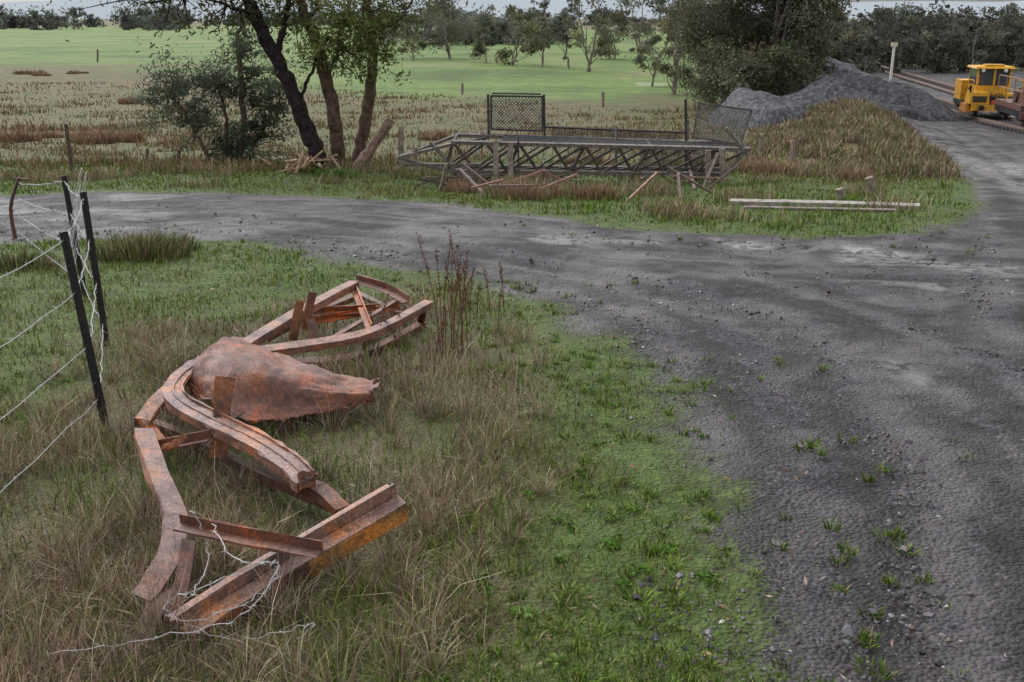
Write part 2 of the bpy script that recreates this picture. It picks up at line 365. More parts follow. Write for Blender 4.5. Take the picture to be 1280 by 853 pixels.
blades(mb,x,y,rng.uniform(.10,.46,n)*(.3+1.2*vnoise(x,y,1.2,24)),.0005*y,rng.uniform(.1,.9,n),cols(n,[(.24,.18,.13),(.35,.29,.22),(.18,.125,.10),(.12,.15,.055)],[4,2.5,3.5,4],.35)*(.7+.6*vnoise(x,y,.8,46))[:,None])
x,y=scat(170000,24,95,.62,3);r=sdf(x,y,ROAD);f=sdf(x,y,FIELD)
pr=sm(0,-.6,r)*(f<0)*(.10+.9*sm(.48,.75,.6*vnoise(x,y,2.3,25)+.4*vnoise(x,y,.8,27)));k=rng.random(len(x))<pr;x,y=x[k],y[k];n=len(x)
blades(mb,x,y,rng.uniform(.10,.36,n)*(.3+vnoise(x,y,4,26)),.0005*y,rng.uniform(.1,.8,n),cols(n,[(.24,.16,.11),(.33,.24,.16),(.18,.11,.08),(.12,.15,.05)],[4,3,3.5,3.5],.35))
mb.build('paddock_grass',M_grass)
def tussock(name,px,py,rad,ht,n,pal,wt):
    m=MB();c=G(px,py);a=rng.uniform(0,6.28,n);q_=np.sqrt(rng.random(n))*rad
    x=c[0]+np.cos(a)*q_*1.4;y=c[1]+np.sin(a)*q_
    blades(m,x,y,rng.uniform(.3,1,n)*ht*(1.1-.5*q_/rad),np.full(n,max(.004,.0004*c[1])),rng.uniform(.1,.8,n),cols(n,pal,wt),az=a);m.build(name,M_grass)
TG=[(.055,.075,.03),(.10,.12,.045),(.26,.21,.13)];TB=[(.27,.18,.125),(.18,.115,.08),(.36,.27,.19)]
tussock('tussock',175,322,.42,.5,900,TG,[4,3,5]);tussock('tussock',210,312,.25,.4,400,TG,[4,3,5]);tussock('tussock',20,335,.35,.35,600,TG,[3,3,3])
for a,b_,s,hh_ in[(10,176,.5,1.),(62,172,.3,.5),(128,178,.5,.9),(148,179,.35,.8),(95,180,.3,.7),(38,94,.7,.8),(172,130,.6,.9),(100,92,.5,.6),(225,135,.5,.7),(740,205,.4,.6),(660,248,.45,.7),(750,248,.4,.6),(545,175,.4,.6),(580,240,.3,.4),(1070,225,.5,.6),(1150,215,.5,.6),(960,215,.4,.6)]:
    for q in range(3): tussock('reed_clump',a+rng.normal(0,9),b_+rng.normal(0,1.5),s*rng.uniform(.5,1),hh_*rng.uniform(.5,1),240,TB,[4,3,3])
tussock('strap_leaf_plant',420,222,.35,.42,260,[(.06,.15,.04),(.10,.2,.05)],[1,1]);tussock('strap_leaf_plant',392,216,.25,.3,160,[(.06,.15,.04),(.10,.2,.05)],[1,1])
def leafs(mb,c,size,col,m=0,asp=.5,var=.3,flat=0.):
    n=len(c);a=rng.normal(0,1,(n,3));a[:,2]*=(1-flat);a/=np.linalg.norm(a,axis=1)[:,None]
    r=rng.normal(0,1,(n,3));r[:,2]*=(1-flat);b=np.cross(a,np.cross(a,r)+1e-6);b/=np.linalg.norm(b,axis=1)[:,None]
    s=(size*rng.uniform(.6,1.4,n))[:,None]
    V=np.stack([c-a*s,c+b*s*asp,c+a*s,c-b*s*asp],1).reshape(-1,3)
    i=(np.arange(n)*4)[:,None,None];T=(i+np.array([[0,1,2],[0,2,3]])[None]).reshape(-1,3)
    C=np.asarray(col,float)
    if C.ndim==1: C=np.tile(C,(n,1))
    C=C*rng.uniform(1-var,1+var,(n,1));mb.add(V,T,np.repeat(C,4,0),m)
def dock(px,py,n,spread,ht):
    m=MB();c=G(px,py)
    for i in range(n):
        x=c[0]+rng.normal(0,spread);y=c[1]+rng.normal(0,spread);z=float(H(x,y));h=ht*rng.uniform(.6,1);lx,ly=rng.normal(0,.07,2)
        p=refine([(x,y,z),(x+lx*.3,y+ly*.3,z+h*.5),(x+lx,y+ly,z+h)],4);tube(m,p,np.linspace(.005,.002,len(p)),4,(.13,.07,.05))
        k=70;t=rng.uniform(.55,1,k);pc=np.array([x,y,z])+np.stack([lx*t*t,ly*t*t,h*t],1)+rng.normal(0,.010,(k,3))
        leafs(m,pc,.009,(.12,.06,.04))
    m.build('dock_weed',M_grass)
dock(572,440,12,.12,.95);dock(600,400,7,.2,.5);dock(515,455,6,.25,.5)
mb=MB()
tx,ty=scat(900,2.4,9);r=sdf(tx,ty,ROAD);dz=sdf(tx,ty,DEAD);k=(r<.1)&(dz<.1)&(vnoise(tx,ty,.8,61)>.42);tx,ty=tx[k],ty[k]
for X_,Y_ in zip(tx,ty):
    nL=9;a=rng.uniform(0,6.28,nL);Ls=rng.uniform(.02,.055);z=float(H(X_,Y_));cc=cols(1,[(.08,.16,.03),(.13,.19,.055)],[2,1])[0]
    for q in a:
        d=np.array([math.cos(q),math.sin(q),0]);s=np.array([-d[1],d[0],0]);o=np.array([X_,Y_,z+.008])
        mb.add([o,o+d*Ls*.6+s*Ls*.2+[0,0,.012],o+d*Ls*1.1+[0,0,.004],o+d*Ls*.6-s*Ls*.2+[0,0,.012]],[(0,1,2),(0,2,3)],cc*rng.uniform(.7,1.2))
mb.build('rosette_weed',M_grass)
mb=MB();x,y=scat(2200,2.4,12);r=sdf(x,y,ROAD);k=(r<.5)&(rng.random(len(r))<.65);x,y=x[k],y[k]
c=np.stack([x,y,H(x,y)+.015],1);leafs(mb,c,.020,cols(len(x),[(.28,.18,.12),(.38,.28,.21),(.17,.10,.07)],[3,1.5,4]),asp=.32,flat=.5);mb.build('leaf_litter',M_grass)
# stones
mb=MB()
OC=np.array([[1,0,0],[-1,0,0],[0,1,0],[0,-1,0],[0,0,1],[0,0,-1],[.6,.6,.6],[-.6,-.6,.6]],float)
OT=np.array([[0,2,6],[2,4,6],[4,0,6],[1,3,7],[3,4,7],[4,1,7],[1,4,2],[0,4,3],[0,5,2],[2,5,1],[1,5,3],[3,5,0]])
x,y=scat(130000,2.3,20,.62,1.6);r=sdf(x,y,ROAD)+.9*(vnoise(x,y,.9,31)-.5);tv=trackv(x,y)
pr=sm(-.9,.5,r)*(1-.8*tv)*(.18+.82*sm(.38,.62,vnoise(x,y,.6,32)))*sm(21,8,y)**.6*np.where(y<7,1,.6);k=rng.random(len(x))<pr;x,y=x[k],y[k];n=len(x)
s=rng.lognormal(math.log(.0074),.5,n)*np.clip(y/8,.85,1.6);s=np.minimum(s,.03)
V=OC[None]*(1+rng.uniform(-.35,.35,(n,8,3)));sc=s[:,None]*rng.uniform(.6,1.3,(n,3));sc[:,2]*=.7;V=V*sc[:,None,:]
a=rng.uniform(0,6.28,n);ca,sa=np.cos(a)[:,None],np.sin(a)[:,None]
V=np.stack([V[:,:,0]*ca-V[:,:,1]*sa,V[:,:,0]*sa+V[:,:,1]*ca,V[:,:,2]],-1)+np.stack([x,y,H(x,y)+s*.2],1)[:,None,:]
c=cols(n,[(.034,.031,.038),(.058,.054,.065),(.11,.105,.12),(.08,.06,.05),(.3,.29,.28)],[5,5,3,1.2,.25])
mb.add(V.reshape(-1,3),((np.arange(n)*8)[:,None,None]+OT[None]).reshape(-1,3),np.repeat(c,8,0));mb.build('gravel',M_stone)
M_pile=vcmat('pile_gravel',.85,5,.5,bump=1.,bs=9,spec=.2)
def pile(px,py,rx,ry,h,seed,col=(.062,.062,.072)):
    c=G(px,py);m=MB();n=80;a,b_=np.meshgrid(np.linspace(-1.15,1.15,n),np.linspace(-1.15,1.15,n),indexing='ij')
    X=c[0]+a*rx;Y=c[1]+b_*ry;rr=np.hypot(a,b_)*(.8+.45*vnoise(a*3,b_*3,1,seed))
    Z=np.clip(1-rr,0,1);Z=h*(1-np.exp(-Z*1.9))*1.18+H0(X,Y)+.16*(vnoise(X,Y,.35,seed)-.5)+.6*(vnoise(X,Y,1.4,seed+1)-.5)-.2
    i=np.arange(n*n).reshape(n,n);q1=np.stack([i[:-1,:-1],i[1:,:-1],i[1:,1:]],-1).reshape(-1,3);q2=np.stack([i[:-1,:-1],i[1:,1:],i[:-1,1:]],-1).reshape(-1,3)
    V=np.stack([X,Y,Z],-1).reshape(-1,3);cc=np.array(col)*rng.uniform(.5,1.6,(n*n,1));m.add(V,np.concatenate([q1,q2]),cc);m.build('gravel_pile',M_pile)
pile(1095,127,4.6,4,1.9,3);pile(1050,124,4.2,5,2.2,14);pile(1010,122,4.0,6,2.4,4);pile(978,132,3.6,6,2.2,25);pile(950,150,2.8,6,1.8,5);pile(1020,100,6,5,2.2,9)
# ---------------------------------------------------------------- trees
def gum(name,px,py,top,hw,seed,dens=1.,col=(.055,.075,.035),lsize=None,trunkc=(.20,.175,.155),crown0=.35,nc=26,rt=None,forks=1,sp=.22):
    global rng
    rng=np.random.default_rng(seed)
    b0=G(px,py);Y=b0[1];sc=F/(Y*cP+(CZ-b0[2])*sP);ht=(py-top)/sc/.99;R=hw/sc
    ls=lsize or max(.085,.0014*Y);m=MB();rt=rt or ht*.018
    TR=[]
    for f_ in range(forks):
        lean=rng.normal(0,.09 if forks==1 else .16,2)*ht
        tr=refine([b0-[0,0,.2],b0+[lean[0]*.3,lean[1]*.3,ht*.25],b0+[lean[0]*.8,lean[1]*.6,ht*.6],b0+[lean[0]*1.1,lean[1],ht*.88]],5)
        tr[1:]+=rng.normal(0,.012*ht,(len(tr)-1,3));tube(m,tr,np.linspace(rt,rt*.22,len(tr)),7,trunkc,0);TR.append((tr,lean))
    nl_=max(5,nc//4)
    for j in range(nl_):
        tr,lean=TR[j%forks]
        f0=rng.uniform(.25,.75);st=tr[int(f0*(len(tr)-1))];a=rng.uniform(0,6.28);f=crown0+(1-crown0)*((j+rng.uniform(.0,1.))/nl_)
        wr=math.sin(math.pi*min(1,(.25+.62*(f-crown0)/(1-crown0))))**.6;rr=R*wr*rng.uniform(.2,1.05)
        e=b0+np.array([lean[0]*f+math.cos(a)*rr,lean[1]*f+math.sin(a)*rr,ht*f*.95])
        if e[2]<st[2]+.1*ht: st=tr[max(1,int((f*.5)*(len(tr)-1)))]
        mid=st*.5+e*.5+np.array([*rng.normal(0,.08*R,2),-.02*ht]);br=refine([st,mid,e],4);tube(m,br,np.linspace(rt*.4,rt*.08,len(br)),5,trunkc,0)
        tone=rng.uniform(.6,1.35)
        for i in range(max(2,nc//nl_)):
            cc=e+rng.normal(0,1,3)*np.array([sp*R,sp*R,.08*ht]) if i else e
            tube(m,[br[-3],(br[-3]+cc)/2,cc],[rt*.12,rt*.08,rt*.04],3,trunkc,0)
            cr=R*rng.uniform(.10,.30);n=int(dens*120*rng.uniform(.3,1.4)*min(2.2,max(.5,(cr/ls/4)**1.3)))
            u=rng.normal(0,.55,(n,3));pc=cc+u*np.array([cr,cr,cr*.6])
            leafs(m,pc,ls,np.array(col)*tone*rng.uniform(.75,1.3)*np.array([rng.uniform(.9,1.15),1,rng.uniform(.85,1.1)]),1,.45)
    return m.build(name,[M_bark,M_leaf])
HC=(.125,.135,.098)
for i,(px,py,tp,hw,d,c0,fk) in enumerate([(517,76,18,16,.8,.2,1),(562,74,-24,66,1.1,.2,2),(607,79,20,26,1.,.12,1),(640,82,8,40,1.2,.1,2),(678,84,-2,20,.7,.3,1),(709,86,2,26,.7,.35,1),(736,90,-14,32,.8,.3,2),(768,74,14,36,1.,.1,1),(812,108,14,30,.9,.15,1),(842,118,-24,46,1.,.15,2),(798,66,-8,50,1.,.15,2),(880,100,-20,54,1.1,.1,2)]):
    gum('gum_tree',px,py,tp,hw,100+i,d*.85,HC if i%3 else (.145,.155,.10),crown0=c0,nc=28,forks=fk)
gum('gum_tree',948,138,-85,98,301,1.7,(.12,.13,.088),crown0=.10,nc=210,rt=.3,lsize=.105,forks=3,sp=.2)
gum('gum_tree',905,130,20,44,303,1.3,(.095,.108,.07),crown0=.03,nc=50,lsize=.10,forks=2)
gum('gum_tree',1000,120,10,36,304,1.3,(.12,.13,.088),crown0=.05,nc=44,lsize=.11,forks=2)
def belt(name,x0,x1,Y0,Y1,h0,h1,n,seed,col,ls,asp=.4,low=.15,k=42):
    global rng
    rng=np.random.default_rng(seed);m=MB()
    for i in range(n):
        Y=rng.uniform(Y0,Y1);px=rng.uniform(x0,x1);X=(px-640)/F*(Y*cP+1.6);z=float(H(X,Y));h=h0+(h1-h0)*(.6*rng.random()**1.5+.4*float(vnoise(X,Y*.3,h1*2.2,seed)));w=h*rng.uniform(asp*.5,asp*1.5)
        tube(m,[(X,Y,z-.2),(X+rng.normal(0,.3),Y,z+h*.5),(X+rng.normal(0,.5),Y,z+h*.8)],[h*.020,h*.012,h*.006],4,(.17,.15,.14),0)
        cb=np.array(col)*rng.uniform(.6,1.4)
        for j in range(10):
            zf=rng.uniform(low,.95);c=np.array([X,Y,z+h*zf])+np.array([rng.normal(0,w*.6),rng.normal(0,w*.5),0])*(1.15-.6*zf);cr=w*rng.uniform(.18,.5)
            u=rng.normal(0,.55,(k,3))*np.array([cr,cr,cr*.7]);leafs(m,c+u,ls,cb*rng.uniform(.6,1.4),1,.5)
    m.build(name,[M_bark,M_leaf])
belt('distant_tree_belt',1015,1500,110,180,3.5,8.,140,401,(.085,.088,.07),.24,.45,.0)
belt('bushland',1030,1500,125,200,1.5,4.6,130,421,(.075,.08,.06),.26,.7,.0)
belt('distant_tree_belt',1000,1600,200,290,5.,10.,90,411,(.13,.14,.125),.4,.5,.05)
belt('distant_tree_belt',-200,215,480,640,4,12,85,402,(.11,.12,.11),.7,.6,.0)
belt('distant_tree_belt',180,1040,560,950,3,14,130,403,(.18,.20,.195),1.0,.6,.0)  # leaf colour paled and greyed to stand for atmospheric haze
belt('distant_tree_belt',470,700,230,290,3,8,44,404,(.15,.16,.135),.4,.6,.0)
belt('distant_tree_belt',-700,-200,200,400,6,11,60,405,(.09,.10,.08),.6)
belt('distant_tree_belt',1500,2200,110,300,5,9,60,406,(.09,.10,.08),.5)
mb=MB();n=80;a=np.linspace(-1,1,n);X=a*3300;hh_=22+40*vnoise(X,X*0,500,7)*(1-.5*a)+10*vnoise(X,X*0,140,8)
V=np.concatenate([np.stack([X,X*0+3000,X*0-6],1),np.stack([X,X*0+3200,hh_],1),np.stack([X,X*0+3550,X*0-6],1)])
T=[]
for r_ in range(2):
    for i in range(n-1): a0=r_*n+i;T+=[(a0,a0+1,a0+n+1),(a0,a0+n+1,a0+n)]
mb.add(V,T,(.32,.36,.40));mb.build('hills',M_hill)  # distance haze is put into the pale blue-grey hill colour
# left cluster
rng=np.random.default_rng(55)
def drawn(name,limbs,clumps,Y,bc,lc,ls=.07,tw=6):
    m=MB();pts=[]
    for path,r0,r1 in limbs:
        p=np.array([PY(a,b_,Y+dy) for a,b_,dy in path]);p=refine(p,6);p[1:-1]+=rng.normal(0,.018,(len(p)-2,3))
        tube(m,p,np.linspace(r0,r1,len(p)),10,bc,0,rough=.06);pts.append(p)
    allp=np.concatenate(pts)
    for (a,b_,dy,r,n,br) in clumps:
        c=PY(a,b_,Y+dy);k=np.argmin(np.linalg.norm(allp-c,axis=1)+.6*np.clip(allp[:,2]-c[2],0,9));st=allp[k]
        for q in range(tw):
            e=c+rng.normal(0,r*.5,3);md=(st+e)/2+rng.normal(0,.10,3);pp=refine([st,md,e],4);tube(m,pp,np.linspace(.020,.005,len(pp)),4,bc,0)
            u=rng.normal(0,.36,(max(3,n//tw),3))*np.array([r,r,r*.6]);leafs(m,e+u,ls,np.array(lc)*br*rng.uniform(.7,1.3),1,.3)
    m.build(name,[M_bark,M_leaf],smooth=False)
DK=(.028,.022,.022);BR=(.10,.065,.052)
drawn('gum_tree',[([(398,203,0),(388,170,0),(368,125,0),(345,70,0),(318,20,0),(300,-40,0),(290,-130,0)],.21,.12),
  ([(325,35,0),(305,15,0),(270,2,-.3),(215,-8,-.6)],.06,.02),([(345,70,0),(355,35,.2),(362,0,.3),(380,-60,.3)],.08,.05),([(372,132,0),(385,100,0),(398,70,0),(412,45,0)],.05,.02)],
  [(200,5,0,.7,260,.9),(240,0,0,.9,380,.8),(180,0,0,.5,130,1),(285,12,0,.6,200,.8),(330,-20,0,1.3,800,.8),(260,-40,0,1.5,900,.8),(340,-110,0,2,700,.9),(300,16,0,.6,170,.9),(230,16,0,.45,110,.9),(345,12,.2,.5,130,.8),(150,-15,0,1.,260,.9),(265,24,0,.4,90,.9)],26.,DK,(.10,.115,.055))
drawn('gum_tree',[([(424,208,0),(420,165,0),(408,100,0),(392,45,0),(374,0,0),(360,-60,0),(355,-140,0)],.18,.09),
  ([(408,100,0),(420,70,0),(425,40,0),(440,15,0)],.05,.02),([(385,25,0),(400,0,0),(420,-40,0)],.05,.03)],
  [(405,50,-.5,.6,500,1.2),(430,45,-.5,.65,580,1.35),(455,60,-.4,.6,480,1.25),(425,68,-.5,.5,320,1.1),(480,62,-.4,.35,190,1.2),(470,35,-.3,.5,280,1.1),(400,78,-.4,.4,170,1.),(440,28,-.4,.6,360,1.),(380,-40,0,1.5,800,.9),(430,-80,0,1.5,500,.9),(335,-2,0,.6,150,.9),(375,20,0,.5,160,.9),(410,15,0,.5,200,.9)],26.5,BR,(.115,.14,.05))
drawn('gum_tree',[([(448,210,0),(452,175,0),(461,125,0),(466,80,0),(462,40,0),(459,0,0),(462,-80,0)],.16,.09),
  ([(462,45,0),(480,38,0),(505,18,0),(518,-10,0)],.04,.02),([(461,60,0),(445,30,0),(430,-10,0)],.04,.02)],
  [(500,12,0,.6,220,1.),(480,4,0,.7,280,1.),(455,10,0,.7,260,1),(415,8,0,.6,180,1),(480,-60,0,1.6,600,.9),(520,-30,0,.9,320,.9),(495,28,0,.5,120,1.),(470,50,0,.4,110,1.)],26.8,BR,(.105,.125,.055))
mb=MB();p=refine([PY(448,210,26.2),PY(468,180,26.2),PY(489,149,26.2)],4);tube(mb,p,np.linspace(.15,.10,len(p)),9,(.22,.155,.125),rough=.1);mb.build('tree_stump',M_bark)
mb=MB();c0=G(385,217)
for i in range(26):
    a=c0+np.array([rng.normal(0,.4),rng.normal(0,.25),rng.uniform(0,.35)]);d=unit(rng.normal(0,1,3)*[1,1,.6])*rng.uniform(.12,.35);tube(mb,[a-d,a,a+d],rng.uniform(.012,.04),5,cols(1,[(.36,.25,.18),(.25,.16,.11)],[1,1])[0],rough=.2)
mb.build('broken_branches',M_wood)
cl=[]
for (cx_,cy_,sx,sy,nn) in((225,105,24,14,9),(270,95,20,22,10),(315,90,18,28,9),(250,150,32,18,11),(320,150,28,20,11),(285,185,45,12,11),(205,140,14,14,3),(345,120,12,16,5),(300,50,12,14,3)):
    for i in range(nn): cl.append((rng.normal(cx_,sx*.7),min(200,rng.normal(cy_,sy*.7)),rng.uniform(-.8,.8),rng.uniform(.22,.6),int(rng.uniform(80,280)),rng.uniform(.5,1.5)))
drawn('wattle_shrub',[([(280,207,0),(282,150,0),(270,90,0)],.06,.03),([(300,207,.2),(305,140,.2),(298,60,.2),(302,20,.2)],.09,.05),([(265,207,0),(240,160,0),(215,115,0)],.05,.02),([(300,207,0),(330,160,0),(350,120,0)],.05,.02)],cl,28.5,(.12,.085,.07),(.095,.115,.08),ls=.06,tw=4)
# ---------------------------------------------------------------- fence
def picket(base,top,name='star_picket'):
    m=MB();base=np.array(base);top=np.array(top);p=np.array([base+(top-base)*t for t in(-.1,.3,.6,1)])
    for k in range(3):
        a=k*2.094+.5;up=(math.cos(a),math.sin(a),0.02);rect(m,p,up,-.003,.003,0.0,.03,(.014,.014,.016))
    for t in np.linspace(.1,.97,14):
        c=base+(top-base)*t;tube(m,[c+[.0,-.012,-.003],c+[0,-.012,.003]],.007,5,(.12,.11,.10))
    m.build(name,M_picket);return base,top
posts=[]
for b_,tp in[((131,532),(78,290)),((133,432),(103,240)),((106,372),(79,220))]:
    B=G(*b_);T=PY(tp[0],tp[1],B[1]-.03);B,T=picket(B,T);posts.append((B,T))
B=np.array([-2.55,3.2,float(H(-2.55,3.2))]);B,T=picket(B,B+[0,0,1.2]);near=(B,T)
B5=G(20,298);T5=PY(24,222,B5[1]);mb=MB();p=refine([B5-[0,0,.1],(B5+T5)/2+[-.09,0,0],T5+[.0,0,0]],5);tube(mb,p,np.linspace(.028,.02,len(p)),7,(.10,.055,.045));tube(mb,[T5-[0,0,.02],T5+[.12,0,-.03]],.018,5,(.10,.055,.045));mb.build('rusty_fence_post',M_rust)
for px,py,tp,dx,r_ in[(90,216,155,-8,.045),(222,208,188,2,.05),(184,208,186,0,.04),(502,212,158,-1,.07),(952,196,168,0,.07),(990,205,176,2,.06),(860,212,150,0,.05),(1094,246,222,-8,.08),(1052,250,236,-3,.07),(578,118,104,0,.09),(754,134,115,0,.09),(122,78,62,0,.1)]:
    B=G(px,py);T=PY(px+dx,tp,B[1]);mb=MB();tube(mb,[B-[0,0,.1],(B+T)/2,T],r_,7,(.22,.18,.16) if px>400 else (.10,.075,.065),rough=.12);mb.build('fence_post',M_wood)
mb=MB()
def wire(mb,a,b_,sag=.03,r=.0026,barb=True,col=(.42,.42,.45)):
    a=np.array(a);b_=np.array(b_);t=np.linspace(0,1,14);p=a+(b_-a)*t[:,None];p[:,2]-=sag*4*t*(1-t);p[1:-1]+=rng.normal(0,.005,(12,3))
    tube(mb,p,r,4,col)
    if barb:
        Ln=np.linalg.norm(b_-a);d=unit(b_-a)
        for s in np.arange(.08,Ln,.12):
            k=s/Ln;c=a+(b_-a)*k;c[2]-=sag*4*k*(1-k)
            for _ in range(2):
                v=unit(np.cross(d,rng.normal(0,1,3)))*.013;tube(mb,[c-v,c+v],.0014,3,col)
lv=[.96,.70,.42,.15]
def at(pt,k): return pt[0]+(pt[1]-pt[0])*k
for k in lv:
    wire(mb,at(posts[0],k),at(near,k));wire(mb,at(posts[1],k),at(posts[0],k));wire(mb,at(posts[2],k),at(posts[1],k))
    e=at((B5,T5),k*.95);wire(mb,at(posts[2],k),e)
for k in lv: wire(mb,at(near,k),at(near,k)+np.array([.6,-6,0]))
c=(posts[2][1]+posts[1][1])/2
for q in range(5):
    t=np.linspace(0,6.28,20);o=c+rng.normal(0,.04,3);R=rng.uniform(.12,.3)
    tube(mb,np.stack([o[0]+.35*R*np.cos(t),o[1]+R*.8*np.sin(t),o[2]-.35+R*1.6*np.sin(t+1)],1),.002,4,(.38,.38,.4))
mb.build('barbed_wire_fence',M_wire)
# ---------------------------------------------------------------- wrecked steelwork
root=bpy.data.objects.new('rusty_bent_steel_frame',None);bpy.context.scene.collection.objects.link(root)
UP=np.array([0,0,1.])
RB=np.array([.20,.112,.085]);RO=np.array([.32,.14,.065]);RP=np.array([.29,.20,.17])
def path(l,k=3):
    return refine([G(a,b_,z) for a,b_,z in l],k)
def piece(name,fn):
    m=MB();fn(m);m.build(name,M_rust,parent=root)
piece('left_bent_channel',lambda m:angle(m,path([(180,536,.26),(197,588,.26),(219,640,.24),(207,700,.17),(177,748,.09)]),(.3,-.1,1),.10,.045,RP*.85,flip=1,jit=.004))
piece('left_curved_channel',lambda m:angle(m,path([(178,524,.22),(205,489,.30),(250,452,.36)]),(.1,-.2,1),.085,.05,RP,jit=.003,flip=1))
piece('main_bent_channel',lambda m:(channel(m,path([(258,447,.37),(226,470,.36),(218,494,.36),(262,522,.34),(320,550,.32),(362,578,.30),(384,600,.27)],5),(.1,-.25,1),.115,.055,RP,jit=.003,rim=.018),
   rect(m,path([(258,447,.24),(226,470,.22),(218,500,.2),(262,530,.2),(320,560,.19),(380,606,.14)],5),(.1,-.25,1),-.02,.05,-.010,0,RB*.7,jit=.002)))
piece('main_channel_tail',lambda m:angle(m,path([(368,600,.24),(400,608,.2),(428,634,.14)]),(.3,-.3,1),.08,.05,RB,jit=.003))
piece('torn_end',lambda m:rect(m,path([(372,604,.26),(392,600,.25)]),(0,-1,.3),-.05,.03,0,.010,RO,jit=.008))
piece('lower_chord',lambda m:(rect(m,path([(172,520,.10),(230,540,.08),(320,585,.12),(420,628,.1)]),UP,-.03,.03,-.05,0,RB*.5)))
piece('cross_angle',lambda m:angle(m,path([(222,657,.27),(310,676,.27),(400,692,.27)]),(0,-.15,1),.06,.045,RB*.9,flip=2,jit=.002))
def big(m):
    p=path([(222,778,.09),(330,708,.16),(494,612,.33)],4)
    rect(m,p,(0,0,1),-.075,.0,-.010,0,RP,jit=.002);rect(m,p,(0,0,1),0.001,.012,-.02,.035,RP*.75)
    rect(m,p,(.2,-.2,1),.016,.085,-.03,-.020,RP*1.05,jit=.002)
    k=len(p)*5//9;rect(m,p[:k+1],(.2,-.2,1),.075,.085,-.12,-.031,RB*1.1,jit=.002);rect(m,p[k:],(.2,-.2,1),.076,.086,-.13,-.031,np.array([.50,.28,.085]),jit=.003)
    rect(m,p,(0,0,1),-.075,-.065,-.08,-.011,RB*.7)
    for t in np.linspace(.1,.9,8):
        i=int(t*(len(p)-1));c=p[i]+[-.02,0,0];tube(m,[c,c+[0,0,.014]],.014,6,RB)
piece('large_angle_beam',big)
piece('lower_left_leg',lambda m:angle(m,path([(236,675,.2),(228,725,.13),(214,776,.04)]),(.4,0,1),.06,.05,RB*.8,flip=-1))
piece('lower_left_leg_b',lambda m:angle(m,path([(205,735,.10),(180,790,.03),(165,822,.0)]),(.2,0,1),.08,.04,RB*.7))
piece('short_strut',lambda m:angle(m,path([(195,562,.18),(262,549,.27)]),(0,0,1),.055,.045,RB,flip=2))
piece('short_strut_b',lambda m:angle(m,path([(178,520,.2),(204,552,.14)]),(0,0,1),.05,.04,RO))
piece('short_strut_c',lambda m:rect(m,path([(186,535,.05),(205,560,.2),(232,545,.3)]),(0,-1,.5),-.02,.02,0,.008,RO*.8,jit=.003))
def stub(m):
    b0=G(272,572,.12);p=np.array([b0,b0+[.02,.05,.2],b0+[.045,.09,.40],b0+[.05,.10,.43]]);rect(m,p,(0.25,-1,.2),-.045,.045,0,.009,RO*.9,jit=.005);rect(m,p,(.25,-1,.2),.036,.045,-.06,0,RB*.7)
piece('upright_stub',stub)
def sheet(m):
    rows=[[(296,424,.24),(345,441,.26),(402,462,.24),(456,476,.19)],[(280,425,.38),(335,448,.33),(395,472,.25),(470,484,.19)],[(258,438,.43),(314,468,.35),(375,486,.24),(466,494,.17)],[(242,462,.38),(294,498,.25),(358,505,.17),(450,503,.13)],[(236,488,.27),(296,526,.16),(362,524,.10),(428,514,.09)]]
    R=[refine([G(a,b_,z) for a,b_,z in r],16) for r in rows];n=len(R[0]);C=[refine([R[k][i] for k in range(5)],10) for i in range(n)];C=np.array(C)
    U_=np.linspace(0,1,n)[:,None];V_=np.linspace(0,1,C.shape[1])[None]
    C[:,:,2]+=.07*(vnoise(U_*5,V_*4,1,3)-.5)*np.minimum(1,U_*3+.2)+.03*(np.abs(vnoise(U_*9+V_*4,V_*9-U_*3,1,4)-.5))+.012*(vnoise(U_*20,V_*20,1,9)-.5)
    C[:,-1]+=rng.normal(0,.014,(n,3));C[-1]+=rng.normal(0,.022,(C.shape[1],3));C[:,0]+=rng.normal(0,.006,(n,3))
    a,bb=C.shape[:2];i=np.arange(a*bb).reshape(a,bb);q1=np.stack([i[:-1,:-1],i[1:,:-1],i[1:,1:]],-1).reshape(-1,3);q2=np.stack([i[:-1,:-1],i[1:,1:],i[:-1,1:]],-1).reshape(-1,3)
    m.add(C.reshape(-1,3),np.concatenate([q1,q2]),RB*np.array([1.1,.95,.88]))
m=MB();sheet(m);o=m.build('curled_plate',M_rust,smooth=False,parent=root);s=o.modifiers.new('thick','SOLIDIFY');s.thickness=.005
fr=[([(300,432,.28),(372,388,.34),(443,351,.36)],.09,.06,RP,1),([(443,351,.36),(480,362,.32),(508,378,.28)],.07,.05,RB,2),([(318,437,.24),(400,426,.25),(468,411,.26),(536,376,.30)],.08,.055,RP,1),
([(385,393,.22),(470,388,.24)],.06,.045,RB,2),([(335,450,.05),(440,444,.06),(528,402,.05)],.07,.05,RB*.7,1),([(330,420,.1),(400,385,.1),(445,368,.1)],.07,.05,RB*.6,1),([(440,356,.3),(462,412,.22)],.05,.04,RO,2),([(500,372,.28),(410,425,.2)],.045,.04,RB,1),([(388,398,.3),(395,440,.06)],.06,.04,RB,1),([(462,412,.24),(455,440,.03)],.07,.05,RB,-1),([(380,405,.15),(440,395,.2),(500,385,.2)],.045,.04,RO,2),([(440,362,.1),(500,390,.1)],.05,.04,RB*.8,1),([(530,380,.28),(525,402,.05)],.05,.04,RB*.8,1)]
for i,(l,w,h,c_,f) in enumerate(fr): piece('far_frame_member',lambda m:angle(m,path(l),(0,-.3,1),w,h,c_,flip=f,jit=.002))
